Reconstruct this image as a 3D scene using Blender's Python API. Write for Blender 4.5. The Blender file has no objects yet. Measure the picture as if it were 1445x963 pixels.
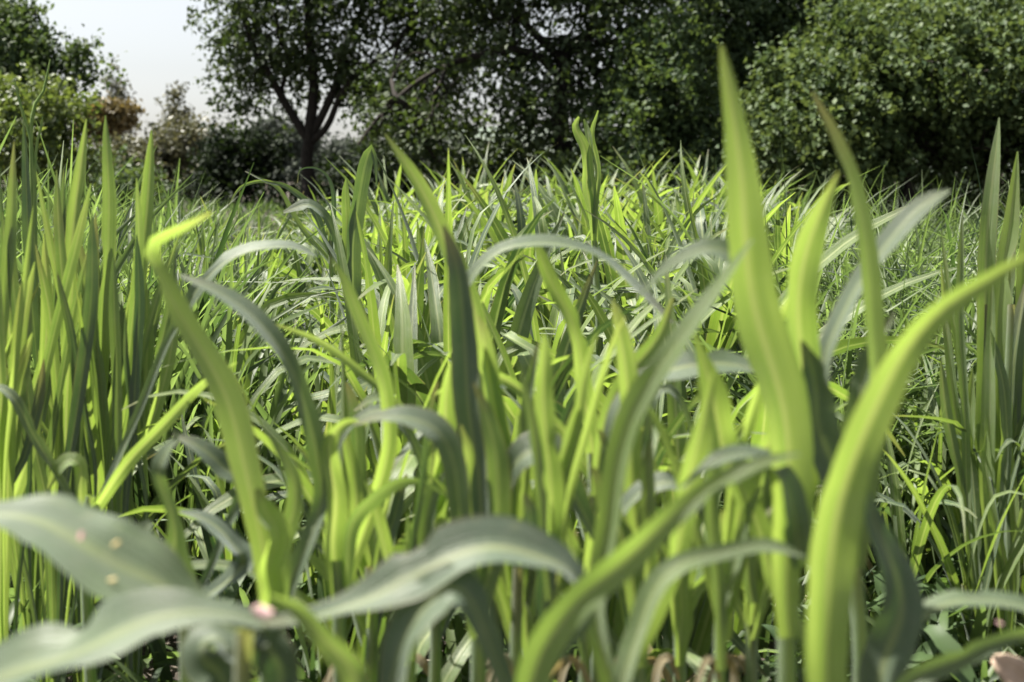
import bpy, math, random
import numpy as np
from mathutils import Vector

R = math.radians
rng = np.random.default_rng(11)
random.seed(11)
scene = bpy.context.scene
COL = scene.collection

# ------------------------------------------------------------------ camera
W0, H0 = 1445.0, 963.0
LENS = 40.0
FPX = LENS / 36.0 * W0
CAMH = 0.78
HORIZON = 240.0
PITCH = math.atan((H0 / 2 - HORIZON) / FPX)
cam_d = bpy.data.cameras.new('camera')
cam = bpy.data.objects.new('camera', cam_d)
COL.objects.link(cam)
cam.location = (0, 0, CAMH)
cam.rotation_euler = (math.pi / 2 - PITCH, 0, 0)
cam_d.lens = LENS
cam_d.sensor_width = 36
cam_d.clip_start = 0.02
cam_d.clip_end = 3000
cam_d.dof.use_dof = True
cam_d.dof.focus_distance = 2.5
cam_d.dof.aperture_fstop = 5.2
scene.camera = cam
CP, SP = math.cos(PITCH), math.sin(PITCH)


def P(x, y, d):
    """the point seen at photo coordinates x, y, at distance d ahead of the camera"""
    u = (x - W0 / 2) / FPX * d
    v = -(y - H0 / 2) / FPX * d
    return np.array([u, CP * d + SP * v, CAMH - SP * d + CP * v])


CAMP = np.array([0, 0, CAMH])

# ------------------------------------------------------------------ light
SUN_EL, SUN_AZ = R(60), R(-62)       # azimuth from +Y (ahead) towards +X
sd = Vector((math.sin(SUN_AZ) * math.cos(SUN_EL), math.cos(SUN_AZ) * math.cos(SUN_EL), math.sin(SUN_EL)))
sl = bpy.data.lights.new('sun', 'SUN')
sl.energy = 5.0
sl.angle = R(0.55)
sl.color = (1.0, 0.95, 0.86)
so = bpy.data.objects.new('sun', sl)
COL.objects.link(so)
so.location = (0, 0, 30)
so.rotation_euler = (-sd).to_track_quat('-Z', 'Y').to_euler()

w = bpy.data.worlds.new('World')
scene.world = w
w.use_nodes = True
nt = w.node_tree
bg = nt.nodes['Background']
sky = nt.nodes.new('ShaderNodeTexSky')
sky.sky_type = 'NISHITA'
sky.sun_disc = False
sky.sun_elevation = SUN_EL
sky.sun_rotation = SUN_AZ
sky.air_density = 1.0
sky.dust_density = 1.6
sky.ozone_density = 0.8
hs = nt.nodes.new('ShaderNodeHueSaturation')      # hazy, washed out sky
hs.inputs['Saturation'].default_value = 0.3
nt.links.new(sky.outputs[0], hs.inputs['Color'])
nt.links.new(hs.outputs[0], bg.inputs[0])
bg.inputs[1].default_value = 0.05
scene.view_settings.view_transform = 'Standard'
scene.view_settings.look = 'None'
scene.view_settings.exposure = 1.7
scene.view_settings.gamma = 1.0
scene.cycles.max_bounces = 8
scene.cycles.transmission_bounces = 6
scene.cycles.diffuse_bounces = 4
scene.cycles.glossy_bounces = 3


# ------------------------------------------------------------------ materials
class NT:
    def __init__(s, name):
        s.m = bpy.data.materials.new(name)
        s.m.use_nodes = True
        s.t = s.m.node_tree
        s.t.nodes.clear()
        s.out = s.n('OutputMaterial')

    def n(s, typ, **kw):
        nd = s.t.nodes.new('ShaderNode' + typ)
        for k, v in kw.items():
            setattr(nd, k, v)
        return nd

    def l(s, a, b):
        s.t.links.new(a, b)

    def math(s, op, a, b=None, clamp=False):
        nd = s.n('Math', operation=op, use_clamp=clamp)
        for i, v in enumerate((a, b)):
            if v is None:
                continue
            if hasattr(v, 'links') or hasattr(v, 'is_output'):
                s.l(v, nd.inputs[i])
            else:
                nd.inputs[i].default_value = v
        return nd.outputs[0]

    def mix(s, fac, a, b):
        nd = s.n('Mix', data_type='RGBA')
        for sock, v in ((nd.inputs[0], fac), (nd.inputs[6], a), (nd.inputs[7], b)):
            if hasattr(v, 'is_output'):
                s.l(v, sock)
            else:
                sock.default_value = (*v, 1) if isinstance(v, tuple) and len(v) == 3 else v
        return nd.outputs[2]

    def noise(s, scale, vec=None, detail=3, rough=0.5):
        nd = s.n('TexNoise')
        nd.inputs['Scale'].default_value = scale
        nd.inputs['Detail'].default_value = detail
        nd.inputs['Roughness'].default_value = rough
        if vec is not None:
            s.l(vec, nd.inputs['Vector'])
        return nd.outputs[0]

    def ramp(s, fac, lo, hi):
        nd = s.n('MapRange')
        nd.inputs[1].default_value = lo
        nd.inputs[2].default_value = hi
        s.l(fac, nd.inputs[0])
        return nd.outputs[0]


def leaf_material(name, dark, lime, t_dark, t_lime, trans=0.5, rough=0.42, spec=0.5, veins=True, dry=(0.30, 0.24, 0.13),
                  rand=0.25, bloom=0.0):
    b = NT(name)
    at = b.n('Attribute', attribute_name='tint')
    uv = b.n('UVMap')
    sep = b.n('SeparateXYZ')
    b.l(uv.outputs[0], sep.inputs[0])
    oi = b.n('ObjectInfo')
    tint = b.math('ADD', at.outputs['Fac'], b.math('MULTIPLY', b.math('SUBTRACT', oi.outputs['Random'], 0.5), rand))
    geo = b.n('NewGeometry')
    blot = b.noise(14.0, geo.outputs['Position'], 2)
    tint = b.math('ADD', tint, b.math('MULTIPLY', b.math('SUBTRACT', blot, 0.5), 0.5), clamp=True)
    col = b.mix(tint, dark, lime)
    tcol = b.mix(tint, t_dark, t_lime)
    bump_h = None
    if veins:
        cx = b.n('CombineXYZ')
        b.l(b.math('MULTIPLY', sep.outputs[0], 26.0), cx.inputs[0])
        b.l(b.math('MULTIPLY', sep.outputs[1], 0.8), cx.inputs[1])
        b.l(b.math('MULTIPLY', oi.outputs['Random'], 50.0), cx.inputs[2])
        v = b.noise(1.0, cx.outputs[0], 2, 0.6)
        bump_h = v
        vf = b.ramp(v, 0.35, 0.68)
        col = b.mix(b.math('MULTIPLY', vf, 0.5), col, b.mix(tint, (0.13, 0.22, 0.07), (0.30, 0.40, 0.10)))
        tcol = b.mix(b.math('MULTIPLY', vf, 0.45), tcol, b.mix(tint, (0.03, 0.07, 0.01), (0.16, 0.28, 0.02)))
        mid = b.math('SUBTRACT', 1.0, b.ramp(b.math('ABSOLUTE', b.math('SUBTRACT', sep.outputs[0], 0.5)), 0.03, 0.10), clamp=True)
        col = b.mix(b.math('MULTIPLY', mid, 0.7), col, (0.40, 0.46, 0.20))
        tcol = b.mix(b.math('MULTIPLY', mid, 0.55), tcol, b.mix(tint, (0.16, 0.22, 0.05), (0.66, 0.70, 0.20)))
        cw = b.n('CombineXYZ')
        b.l(b.math('MULTIPLY', sep.outputs[0], 5.0), cw.inputs[0])
        b.l(b.math('MULTIPLY', sep.outputs[1], 1.6), cw.inputs[1])
        b.l(b.math('MULTIPLY', oi.outputs['Random'], 91.0), cw.inputs[2])
        st_ = b.ramp(b.noise(1.0, cw.outputs[0], 3, 0.6), 0.40, 0.66)
        col = b.mix(b.math('MULTIPLY', st_, 0.45), col, b.mix(tint, (0.06, 0.10, 0.05), (0.10, 0.17, 0.035)))
        tcol = b.mix(b.math('MULTIPLY', st_, 0.5), tcol, b.mix(tint, (0.02, 0.05, 0.01), (0.20, 0.38, 0.03)))
        # small pale flecks and dry edges
        fl = b.ramp(b.noise(170.0, geo.outputs['Position'], 2), 0.64, 0.72)
        dust = b.ramp(b.noise(38.0, geo.outputs['Position'], 4, 0.65), 0.42, 0.7)
        col = b.mix(b.math('MULTIPLY', dust, 0.35), col, (0.26, 0.28, 0.2))
        col = b.mix(b.math('MULTIPLY', fl, 0.35), col, (0.34, 0.36, 0.2))
        ed = b.math('ABSOLUTE', b.math('SUBTRACT', sep.outputs[0], 0.5))
        drn = b.noise(5.0, geo.outputs['Position'], 3)
        tipd = b.math('MULTIPLY', b.ramp(sep.outputs[1], 0.86, 1.0), b.ramp(drn, 0.45, 0.6), clamp=True)
        edge = b.math('MULTIPLY', b.ramp(ed, 0.44, 0.5), b.ramp(drn, 0.5, 0.62), clamp=True)
        dr = b.math('MULTIPLY', b.math('MAXIMUM', tipd, edge), 0.5)
        ad = b.n('Attribute', attribute_name='dry')
        dr = b.math('MAXIMUM', dr, ad.outputs['Fac'])
        col = b.mix(dr, col, dry)
        tcol = b.mix(dr, tcol, (0.30, 0.22, 0.08))
    pr = b.n('BsdfPrincipled')
    b.l(col, pr.inputs['Base Color'])
    pr.inputs['Roughness'].default_value = rough
    pr.inputs['Specular IOR Level'].default_value = spec
    if bloom > 0:
        pr.inputs['Sheen Weight'].default_value = bloom
        pr.inputs['Sheen Roughness'].default_value = 0.5
        pr.inputs['Sheen Tint'].default_value = (0.85, 0.95, 0.95, 1)
    if bump_h is not None:
        bp = b.n('Bump')
        bp.inputs['Strength'].default_value = 0.5
        bp.inputs['Distance'].default_value = 0.003
        b.l(bump_h, bp.inputs['Height'])
        b.l(bp.outputs[0], pr.inputs['Normal'])
    tr = b.n('BsdfTranslucent')
    b.l(tcol, tr.inputs[0])
    mx = b.n('MixShader')
    mx.inputs[0].default_value = trans
    b.l(pr.outputs[0], mx.inputs[1])
    b.l(tr.outputs[0], mx.inputs[2])
    b.l(mx.outputs[0], b.out.inputs[0])
    return b.m


def plain_material(name, c1, c2, scale=6.0, rough=0.9, bump=0.4, c3=None, spec=0.3, stretch=None, dist=0.02):
    b = NT(name)
    tc = b.n('TexCoord')
    vec = tc.outputs['Object']
    if stretch:
        mp = b.n('Mapping')
        mp.inputs['Scale'].default_value = stretch
        b.l(vec, mp.inputs[0])
        vec = mp.outputs[0]
    n1 = b.noise(scale, vec, 6, 0.65)
    col = b.mix(b.ramp(n1, 0.35, 0.65), c1, c2)
    if c3:
        n2 = b.noise(scale * 9, vec, 3)
        col = b.mix(b.ramp(n2, 0.58, 0.66), col, c3)
    pr = b.n('BsdfPrincipled')
    b.l(col, pr.inputs['Base Color'])
    pr.inputs['Roughness'].default_value = rough
    pr.inputs['Specular IOR Level'].default_value = spec
    bp = b.n('Bump')
    bp.inputs['Strength'].default_value = bump
    bp.inputs['Distance'].default_value = dist
    b.l(n1, bp.inputs['Height'])
    b.l(bp.outputs[0], pr.inputs['Normal'])
    b.l(pr.outputs[0], b.out.inputs[0])
    return b.m


M = {}
M['blade'] = leaf_material('grass_leaf', (0.165, 0.21, 0.16), (0.19, 0.26, 0.085), (0.045, 0.09, 0.012), (0.53, 0.70, 0.12),  # pale grey low-tint colour paints in sky reflection on glaucous leaf tops
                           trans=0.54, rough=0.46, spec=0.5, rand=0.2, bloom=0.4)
M['crop'] = leaf_material('crop_leaf', (0.052, 0.088, 0.050), (0.13, 0.185, 0.045), (0.014, 0.035, 0.006), (0.38, 0.53, 0.07),
                          trans=0.46, rough=0.42, spec=0.5, rand=0.25, bloom=0.2)
M['fill'] = leaf_material('fine_grass', (0.030, 0.052, 0.024), (0.14, 0.19, 0.07), (0.05, 0.10, 0.02), (0.30, 0.44, 0.10),
                          trans=0.42, rough=0.5, spec=0.4, veins=False, rand=0.0)
M['weed'] = leaf_material('weed_leaf', (0.035, 0.065, 0.028), (0.09, 0.14, 0.05), (0.05, 0.11, 0.02), (0.18, 0.28, 0.05),
                          trans=0.35, rough=0.55, spec=0.3, veins=False, rand=0.2)


def crown_mat(name, dark, lime, td, tl, trans=0.35, rough=0.5, spec=0.4):
    return leaf_material(name, dark, lime, td, tl, trans=trans, rough=rough, spec=spec, veins=False, rand=0.0)


M['crown_dark'] = crown_mat('dark_tree_foliage', (0.024, 0.042, 0.018), (0.070, 0.100, 0.038), (0.03, 0.055, 0.01), (0.11, 0.16, 0.025), 0.26, 0.6, 0.25)
M['crown_painted_shade'] = crown_mat('painted_shade_foliage', (0.010, 0.018, 0.010), (0.022, 0.034, 0.016), (0.01, 0.02, 0.005), (0.03, 0.05, 0.01), 0.2, 0.7, 0.15)  # low bush colour darkened to paint in the shade under the trees
M['crown_mid'] = crown_mat('green_tree_foliage', (0.035, 0.065, 0.030), (0.085, 0.125, 0.05), (0.05, 0.09, 0.018), (0.15, 0.21, 0.04), 0.30, 0.6, 0.25)
M['crown_pale'] = crown_mat('grey_green_foliage', (0.035, 0.065, 0.025), (0.105, 0.15, 0.055), (0.05, 0.085, 0.02), (0.17, 0.22, 0.05), 0.30, 0.6, 0.25)
M['crown_yellow'] = crown_mat('yellow_green_foliage', (0.05, 0.085, 0.025), (0.13, 0.165, 0.05), (0.08, 0.13, 0.02), (0.24, 0.30, 0.05), 0.35)
M['crown_brown'] = crown_mat('brownish_foliage', (0.06, 0.07, 0.042), (0.14, 0.135, 0.075), (0.07, 0.08, 0.035), (0.16, 0.15, 0.06), 0.25)
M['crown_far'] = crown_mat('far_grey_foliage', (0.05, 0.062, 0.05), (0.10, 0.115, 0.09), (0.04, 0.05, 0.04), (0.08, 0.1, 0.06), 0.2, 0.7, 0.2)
M['crown_orange'] = crown_mat('orange_foliage', (0.10, 0.09, 0.04), (0.20, 0.15, 0.06), (0.12, 0.10, 0.03), (0.25, 0.18, 0.05), 0.3)
M['bark'] = plain_material('bark', (0.014, 0.012, 0.010), (0.036, 0.030, 0.025), 5.0, 0.95, 0.8, stretch=(6, 6, 0.8))
M['soil'] = plain_material('soil', (0.022, 0.018, 0.014), (0.07, 0.058, 0.045), 5.0, 0.95, 0.9, c3=(0.16, 0.14, 0.11), dist=0.05)
M['stalk'] = plain_material('stalk_skin', (0.10, 0.18, 0.04), (0.20, 0.28, 0.07), 4.0, 0.5, 0.15, stretch=(30, 30, 1.0), dist=0.003)
M['litter'] = plain_material('dead_bits', (0.10, 0.08, 0.06), (0.34, 0.30, 0.24), 30.0, 0.9, 0.2)
M['dry'] = plain_material('dry_leaf_skin', (0.34, 0.24, 0.17), (0.55, 0.42, 0.32), 40.0, 0.8, 0.4, dist=0.003)
M['pink'] = plain_material('pink_petal_skin', (0.42, 0.22, 0.22), (0.52, 0.36, 0.34), 60.0, 0.6, 0.1)
M['yellow'] = plain_material('yellow_petal_skin', (0.42, 0.32, 0.12), (0.50, 0.42, 0.20), 60.0, 0.6, 0.1)
M['hill'] = plain_material('hill_cover', (0.10, 0.13, 0.10), (0.17, 0.19, 0.16), 0.03, 1.0, 0.0)


# ------------------------------------------------------------------ mesh tools
def mesh_np(name, V, F, mat, uv=None, tint=None, dry=None, smooth=True):
    """V (n,3), F (m,k) with constant k; uv and tint per vertex"""
    me = bpy.data.meshes.new(name)
    V = np.asarray(V, np.float32)
    F = np.asarray(F, np.int32)
    n, (m, k) = len(V), F.shape
    me.vertices.add(n)
    me.vertices.foreach_set('co', V.ravel())
    me.loops.add(m * k)
    me.loops.foreach_set('vertex_index', F.ravel())
    me.polygons.add(m)
    me.polygons.foreach_set('loop_start', np.arange(m, dtype=np.int32) * k)
    me.polygons.foreach_set('loop_total', np.full(m, k, np.int32))
    if smooth:
        me.polygons.foreach_set('use_smooth', np.ones(m, bool))
    me.update(calc_edges=True)
    if uv is not None:
        ul = me.uv_layers.new(name='UVMap')
        ul.data.foreach_set('uv', np.asarray(uv, np.float32)[F.ravel()].ravel())
    for an, arr in (('tint', tint), ('dry', dry)):
        if arr is not None:
            a = me.attributes.new(an, 'FLOAT', 'POINT')
            a.data.foreach_set('value', np.asarray(arr, np.float32))
    me.materials.append(mat)
    return me


def link(name, me, parent=None, loc=None):
    o = bpy.data.objects.new(name, me)
    COL.objects.link(o)
    if parent is not None:
        o.parent = parent
        o.matrix_parent_inverse = parent.matrix_basis.inverted()   # points are given in world space
    return o


def thing(name, label, cat, loc=(0, 0, 0), group=None):
    o = bpy.data.objects.new(name, None)
    COL.objects.link(o)
    o.empty_display_size = 0.05
    o.location = loc
    tag(o, label, cat, group)
    return o


def tag(o, label=None, cat=None, group=None, kind=None):
    for k, v in (('label', label), ('category', cat), ('group', group), ('kind', kind)):
        if v:
            o[k] = v
    return o


class Geo:
    """collects strips and tubes of quads, built as one mesh"""

    def __init__(s):
        s.V, s.F, s.U, s.T, s.D, s.n = [], [], [], [], [], 0

    def add(s, V, F, U, T, D=None):
        s.V.append(V); s.F.append(F + s.n); s.U.append(U); s.T.append(T)
        s.D.append(np.zeros(len(V)) if D is None else D)
        s.n += len(V)

    def mesh(s, name, mat):
        return mesh_np(name, np.concatenate(s.V), np.concatenate(s.F), mat, np.concatenate(s.U), np.concatenate(s.T), np.concatenate(s.D))


def grid_faces(a, b):
    i = np.arange(a - 1)[:, None] * b + np.arange(b - 1)[None]
    i = i.ravel()
    return np.stack([i, i + 1, i + b + 1, i + b], 1)


def spline(pts, n):
    """Catmull-Rom through rows of pts, n samples evenly spread over the length"""
    p = np.asarray(pts, float)
    p = np.vstack([2 * p[0] - p[1], p, 2 * p[-1] - p[-2]])
    out = []
    for i in range(1, len(p) - 2):
        t = np.linspace(0, 1, 24, endpoint=False)[:, None]
        a, b_, c, d = p[i - 1], p[i], p[i + 1], p[i + 2]
        out.append(0.5 * (2 * b_ + (c - a) * t + (2 * a - 5 * b_ + 4 * c - d) * t ** 2 + (3 * b_ - a - 3 * c + d) * t ** 3))
    out.append(p[-2][None])
    q = np.concatenate(out)
    s = np.concatenate([[0], np.cumsum(np.linalg.norm(np.diff(q[:, :3], axis=0), axis=1))])
    u = np.linspace(0, s[-1], n)
    return np.stack([np.interp(u, s, q[:, k]) for k in range(q.shape[1])], 1)


def norm(v):
    return v / np.maximum(np.linalg.norm(v, axis=-1, keepdims=True), 1e-9)


def strip(geo, C, Wd, side, tint, fold=0.25, nx=5, wave=0.0, seed=0, dry=None):
    """a leaf: centre line C (n,3), full widths Wd (n,), side vectors (n,3)"""
    n = len(C)
    T = norm(np.gradient(C, axis=0))
    side = norm(side - T * np.sum(side * T, 1, keepdims=True))
    N = np.cross(T, side)
    u = np.linspace(-1, 1, nx)
    r = np.random.default_rng(seed)
    ph = r.uniform(0, 6.28, 4)
    v = np.linspace(0, 1, n)
    f = fold if np.ndim(fold) else np.full(n, fold)
    # the wavy edges are unlike on the two sides
    wl = wave * (np.sin(v * 17 + ph[0]) + 0.6 * np.sin(v * 31 + ph[1]))
    wr = wave * (np.sin(v * 15 + ph[2]) + 0.6 * np.sin(v * 27 + ph[3]))
    au = np.abs(u)
    h = f[:, None] * au[None] ** 1.05 + np.where(u[None] < 0, wl[:, None], wr[:, None]) * au[None] ** 2
    V = C[:, None] + side[:, None] * (u[None, :, None] * Wd[:, None, None] / 2) + N[:, None] * (h * Wd[:, None] / 2)[..., None]
    k = np.arange(n)
    jl = 1 + 0.05 * np.sin(v * 9 + ph[1] * 3) + 0.035 * np.sin(v * 23 + ph[0] * 5) + r.normal(0, .018, n)
    jr = 1 + 0.05 * np.sin(v * 8 + ph[3] * 3) + 0.035 * np.sin(v * 26 + ph[2] * 5) + r.normal(0, .018, n)
    if r.uniform() < .45 and n > 10:          # a bite out of one edge
        q = r.integers(n // 3, n - 3)
        (jl if r.uniform() < .5 else jr)[q:q + 2] *= r.uniform(.45, .8)
    us = u[None] * np.where(u[None] < 0, jl[:, None], jr[:, None])
    V = C[:, None] + side[:, None] * (us[..., None] * Wd[:, None, None] / 2) + N[:, None] * (h * Wd[:, None] / 2)[..., None]
    U = np.stack([np.broadcast_to((u + 1) / 2, (n, nx)), np.broadcast_to(v[:, None], (n, nx))], -1)
    tt = np.broadcast_to(np.asarray(tint, float).reshape(-1, 1), (n, nx)) if np.ndim(tint) else np.full((n, nx), tint)
    dd = None if dry is None else np.broadcast_to(np.asarray(dry, float).reshape(-1, 1), (n, nx)).ravel()
    geo.add(V.reshape(-1, 3), grid_faces(n, nx), U.reshape(-1, 2), tt.ravel(), dd)


def tube(geo, C, rad, sides=8, tint=0.5):
    C = np.asarray(C, float)
    n = len(C)
    rad = np.broadcast_to(rad, (n,)).astype(float)
    T = norm(np.gradient(C, axis=0))
    ref = np.array([1.0, 0.13, 0.07])
    A = norm(np.cross(T, ref))
    B = np.cross(T, A)
    th = np.linspace(0, 2 * np.pi, sides + 1)
    V = C[:, None] + (A[:, None] * np.cos(th)[None, :, None] + B[:, None] * np.sin(th)[None, :, None]) * rad[:, None, None]
    U = np.stack([np.broadcast_to(th / 6.2832, (n, sides + 1)), np.broadcast_to(np.linspace(0, 1, n)[:, None], (n, sides + 1))], -1)
    geo.add(V.reshape(-1, 3), grid_faces(n, sides + 1), U.reshape(-1, 2), np.full(n * (sides + 1), tint))


# ------------------------------------------------------------------ ground, hills
def terrain():
    xs = np.concatenate([-np.geomspace(700, 12, 26), np.linspace(-10, 10, 61), np.geomspace(12, 700, 26)])
    ys = np.concatenate([np.linspace(-8, 14, 67), np.geomspace(15, 1400, 36)])
    X, Y = np.meshgrid(xs, ys)
    near = np.exp(-(X ** 2 + Y ** 2) / 400.0)
    Z = near * (0.018 * np.sin(X * 7.1 + Y * 2.3) + 0.015 * np.sin(Y * 8.7 - X * 3.1))
    V = np.stack([X, Y, Z], -1).reshape(-1, 3)
    o = link('ground', mesh_np('ground', V, grid_faces(len(ys), len(xs)), M['soil']))
    tag(o, kind='structure')
    # a far low ridge
    xs = np.linspace(-420, 420, 90)
    rows = []
    for k, (yy, hh) in enumerate(((380, -1), (420, 7), (470, 13), (520, 15), (620, 2), (660, -2))):
        z = hh * (1 + 0.35 * np.sin(xs * 0.017 + 0.8) + 0.18 * np.sin(xs * 0.051 + k))
        rows.append(np.stack([xs, np.full_like(xs, yy), z], -1))
    V = np.stack(rows).reshape(-1, 3)
    o = link('hills', mesh_np('hills', V, grid_faces(len(rows), len(xs)), M['hill']))
    tag(o, kind='structure')


terrain()


# ------------------------------------------------------------------ trees
def foliage(lobes, n_twigs, per_twig, leaf, twig_r, seed, aspect=0.62, shell=0.5, droop=0.0):
    """lobes: list of (centre xyz, radii xyz). Leaves are folded rhombs gathered on twigs; the twigs fill the lobes, thicker to the outside."""
    r = np.random.default_rng(seed)
    lob_c = np.array([l[0] for l in lobes]); lob_r = np.array([l[1] for l in lobes])
    vol = lob_r.prod(1) ** 0.8
    pick = r.choice(len(lobes), n_twigs, p=vol / vol.sum())
    d = norm(r.normal(size=(n_twigs, 3)))
    rr = r.uniform(0, 1, n_twigs) ** (1 / (2 + 3 * shell))
    # uneven outline: clumps that reach out or fall short
    k1 = r.normal(size=(9, 3)) * 2.4
    bumpy = 1 + 0.18 * np.sin(d @ k1.T + r.uniform(0, 6, 9) + pick[:, None]).sum(1) / 2.0
    tw = lob_c[pick] + d * (rr * bumpy)[:, None] * lob_r[pick]
    tw_dir = norm(d + r.normal(size=d.shape) * 0.7 + np.array([0, 0, -droop]))
    n = n_twigs * per_twig
    along = r.uniform(-1, 1, (n_twigs, per_twig, 1))
    off = tw_dir[:, None] * along * twig_r + r.normal(size=(n_twigs, per_twig, 3)) * twig_r * 0.33
    pos = (tw[:, None] + off).reshape(-1, 3)
    L = leaf * r.uniform(0.6, 1.25, n)
    ax = norm(np.repeat(tw_dir, per_twig, 0) * 0.6 + r.normal(size=(n, 3)) * 0.8 + np.array([0, 0, -0.25]))
    up = norm(np.array([0, 0, 1.0]) + r.normal(size=(n, 3)) * 0.75)
    sd_ = norm(np.cross(ax, up))
    nn = np.cross(sd_, ax)
    hw = (L * aspect * 0.5)[:, None]
    Lc = L[:, None]
    b = pos - ax * Lc / 2
    t = pos + ax * Lc / 2 - nn * Lc * 0.08
    m1 = pos - ax * Lc * 0.06 + sd_ * hw + nn * hw * 0.3
    m2 = pos - ax * Lc * 0.06 - sd_ * hw + nn * hw * 0.3
    V = np.stack([b, m1, t, m2], 1).reshape(-1, 3)
    i = np.arange(n)[:, None] * 4
    F = np.concatenate([i + np.array([[0, 1, 2]]), i + np.array([[0, 2, 3]])])
    tint = np.repeat(np.clip(np.repeat(r.normal(0.5, 0.16, n_twigs), per_twig) + r.normal(0, 0.2, n), 0, 1), 4)
    return V, F, tint, tw


def limb_path(a, b, r, bend=0.12, n=9, sag=0.0):
    a, b = np.asarray(a, float), np.asarray(b, float)
    L = np.linalg.norm(b - a)
    t = np.linspace(0, 1, n)[:, None]
    p = a + (b - a) * t
    p = p + np.sin(t * np.pi) * r.normal(size=3) * L * bend + np.sin(t * 2 * np.pi) * r.normal(size=3) * L * bend * 0.4
    p[:, 2] += (np.sin(t * np.pi) * sag * L)[:, 0]
    return p


def tree(name, label, cat, base, trunk_pts, r0, lobes, mat, n_twigs, per_twig, leaf, twig_r, seed, limbs=(), group=None, shell=0.5, n_branch=22, aspect=0.62, top=()):
    """limbs: list of (points, r_start, r_end)"""
    r = np.random.default_rng(seed + 500)
    base = np.asarray(base, float)
    root = thing(name, label, cat, tuple(base), group)
    V, F, tint, tw = foliage(lobes, n_twigs, per_twig, leaf, twig_r, seed, shell=shell, aspect=aspect)
    if top:      # the part of the crown above the frame, with larger leaf sprays
        V2, F2, t2, _ = foliage(top, 420, 14, leaf * 2.0, twig_r * 1.8, seed + 1, shell=.4, aspect=aspect)
        V, F, tint = np.concatenate([V, V2]), np.concatenate([F, F2 + len(V)]), np.concatenate([tint, t2])
    g = Geo()
    C = spline(trunk_pts, 16)
    rad = np.linspace(r0, r0 * 0.55, 16)
    rad[:4] *= np.array([1.6, 1.28, 1.12, 1.04])
    tube(g, C, rad, 10)
    ends = [C[-1]]
    trunk_o = None
    limb_geo = []
    for pts, ra, rb in limbs:
        lp = spline(pts, 18)
        gg = Geo()
        tube(gg, lp, np.linspace(ra, rb, 18), 7)
        limb_geo.append(gg)
        ends += [lp[-1], lp[9], lp[13]]
    # finer branches reaching into the crown, forked
    for k in range(n_branch):
        tgt = tw[r.integers(len(tw))]
        e = np.array(ends)
        c = e[np.argmin(np.linalg.norm(e - tgt, axis=1) + r.uniform(0, 0.6, len(e)))]
        lp = limb_path(c, tgt, r, 0.09, 9, 0.06)
        ra = max(0.012, r0 * 0.26 * r.uniform(0.6, 1.0))
        tube(g, lp, np.linspace(ra, ra * 0.25, 9), 5)
        for q in range(3):
            st = lp[3 + q]
            near = tw[r.integers(len(tw), size=40)]
            tg2 = near[np.argmin(np.linalg.norm(near - st, axis=1))]
            tube(g, limb_path(st, tg2, r, 0.1, 6), np.linspace(ra * 0.4, ra * 0.12, 6), 4)
    trunk_o = link('trunk', g.mesh('trunk', M['bark']), root)
    for gg in limb_geo:
        o = bpy.data.objects.new('limb', gg.mesh('limb', M['bark']))
        COL.objects.link(o)
        o.parent = trunk_o
    co = link('crown', mesh_np('crown', V, F, mat, tint=tint, smooth=False), root)
    return root


def PL(x, y, d, rx, ry, rd=None):
    """a lobe seen at x, y with radii rx, ry in photo units, rd metres deep"""
    k = d / FPX
    return (P(x, y, d), np.array([rx * k, rd if rd else rx * k, ry * k]))


def G(x, d, z=0.0):
    """ground point under photo column x at distance d"""
    return np.array([(x - W0 / 2) / FPX * d, d * CP, z])


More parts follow.
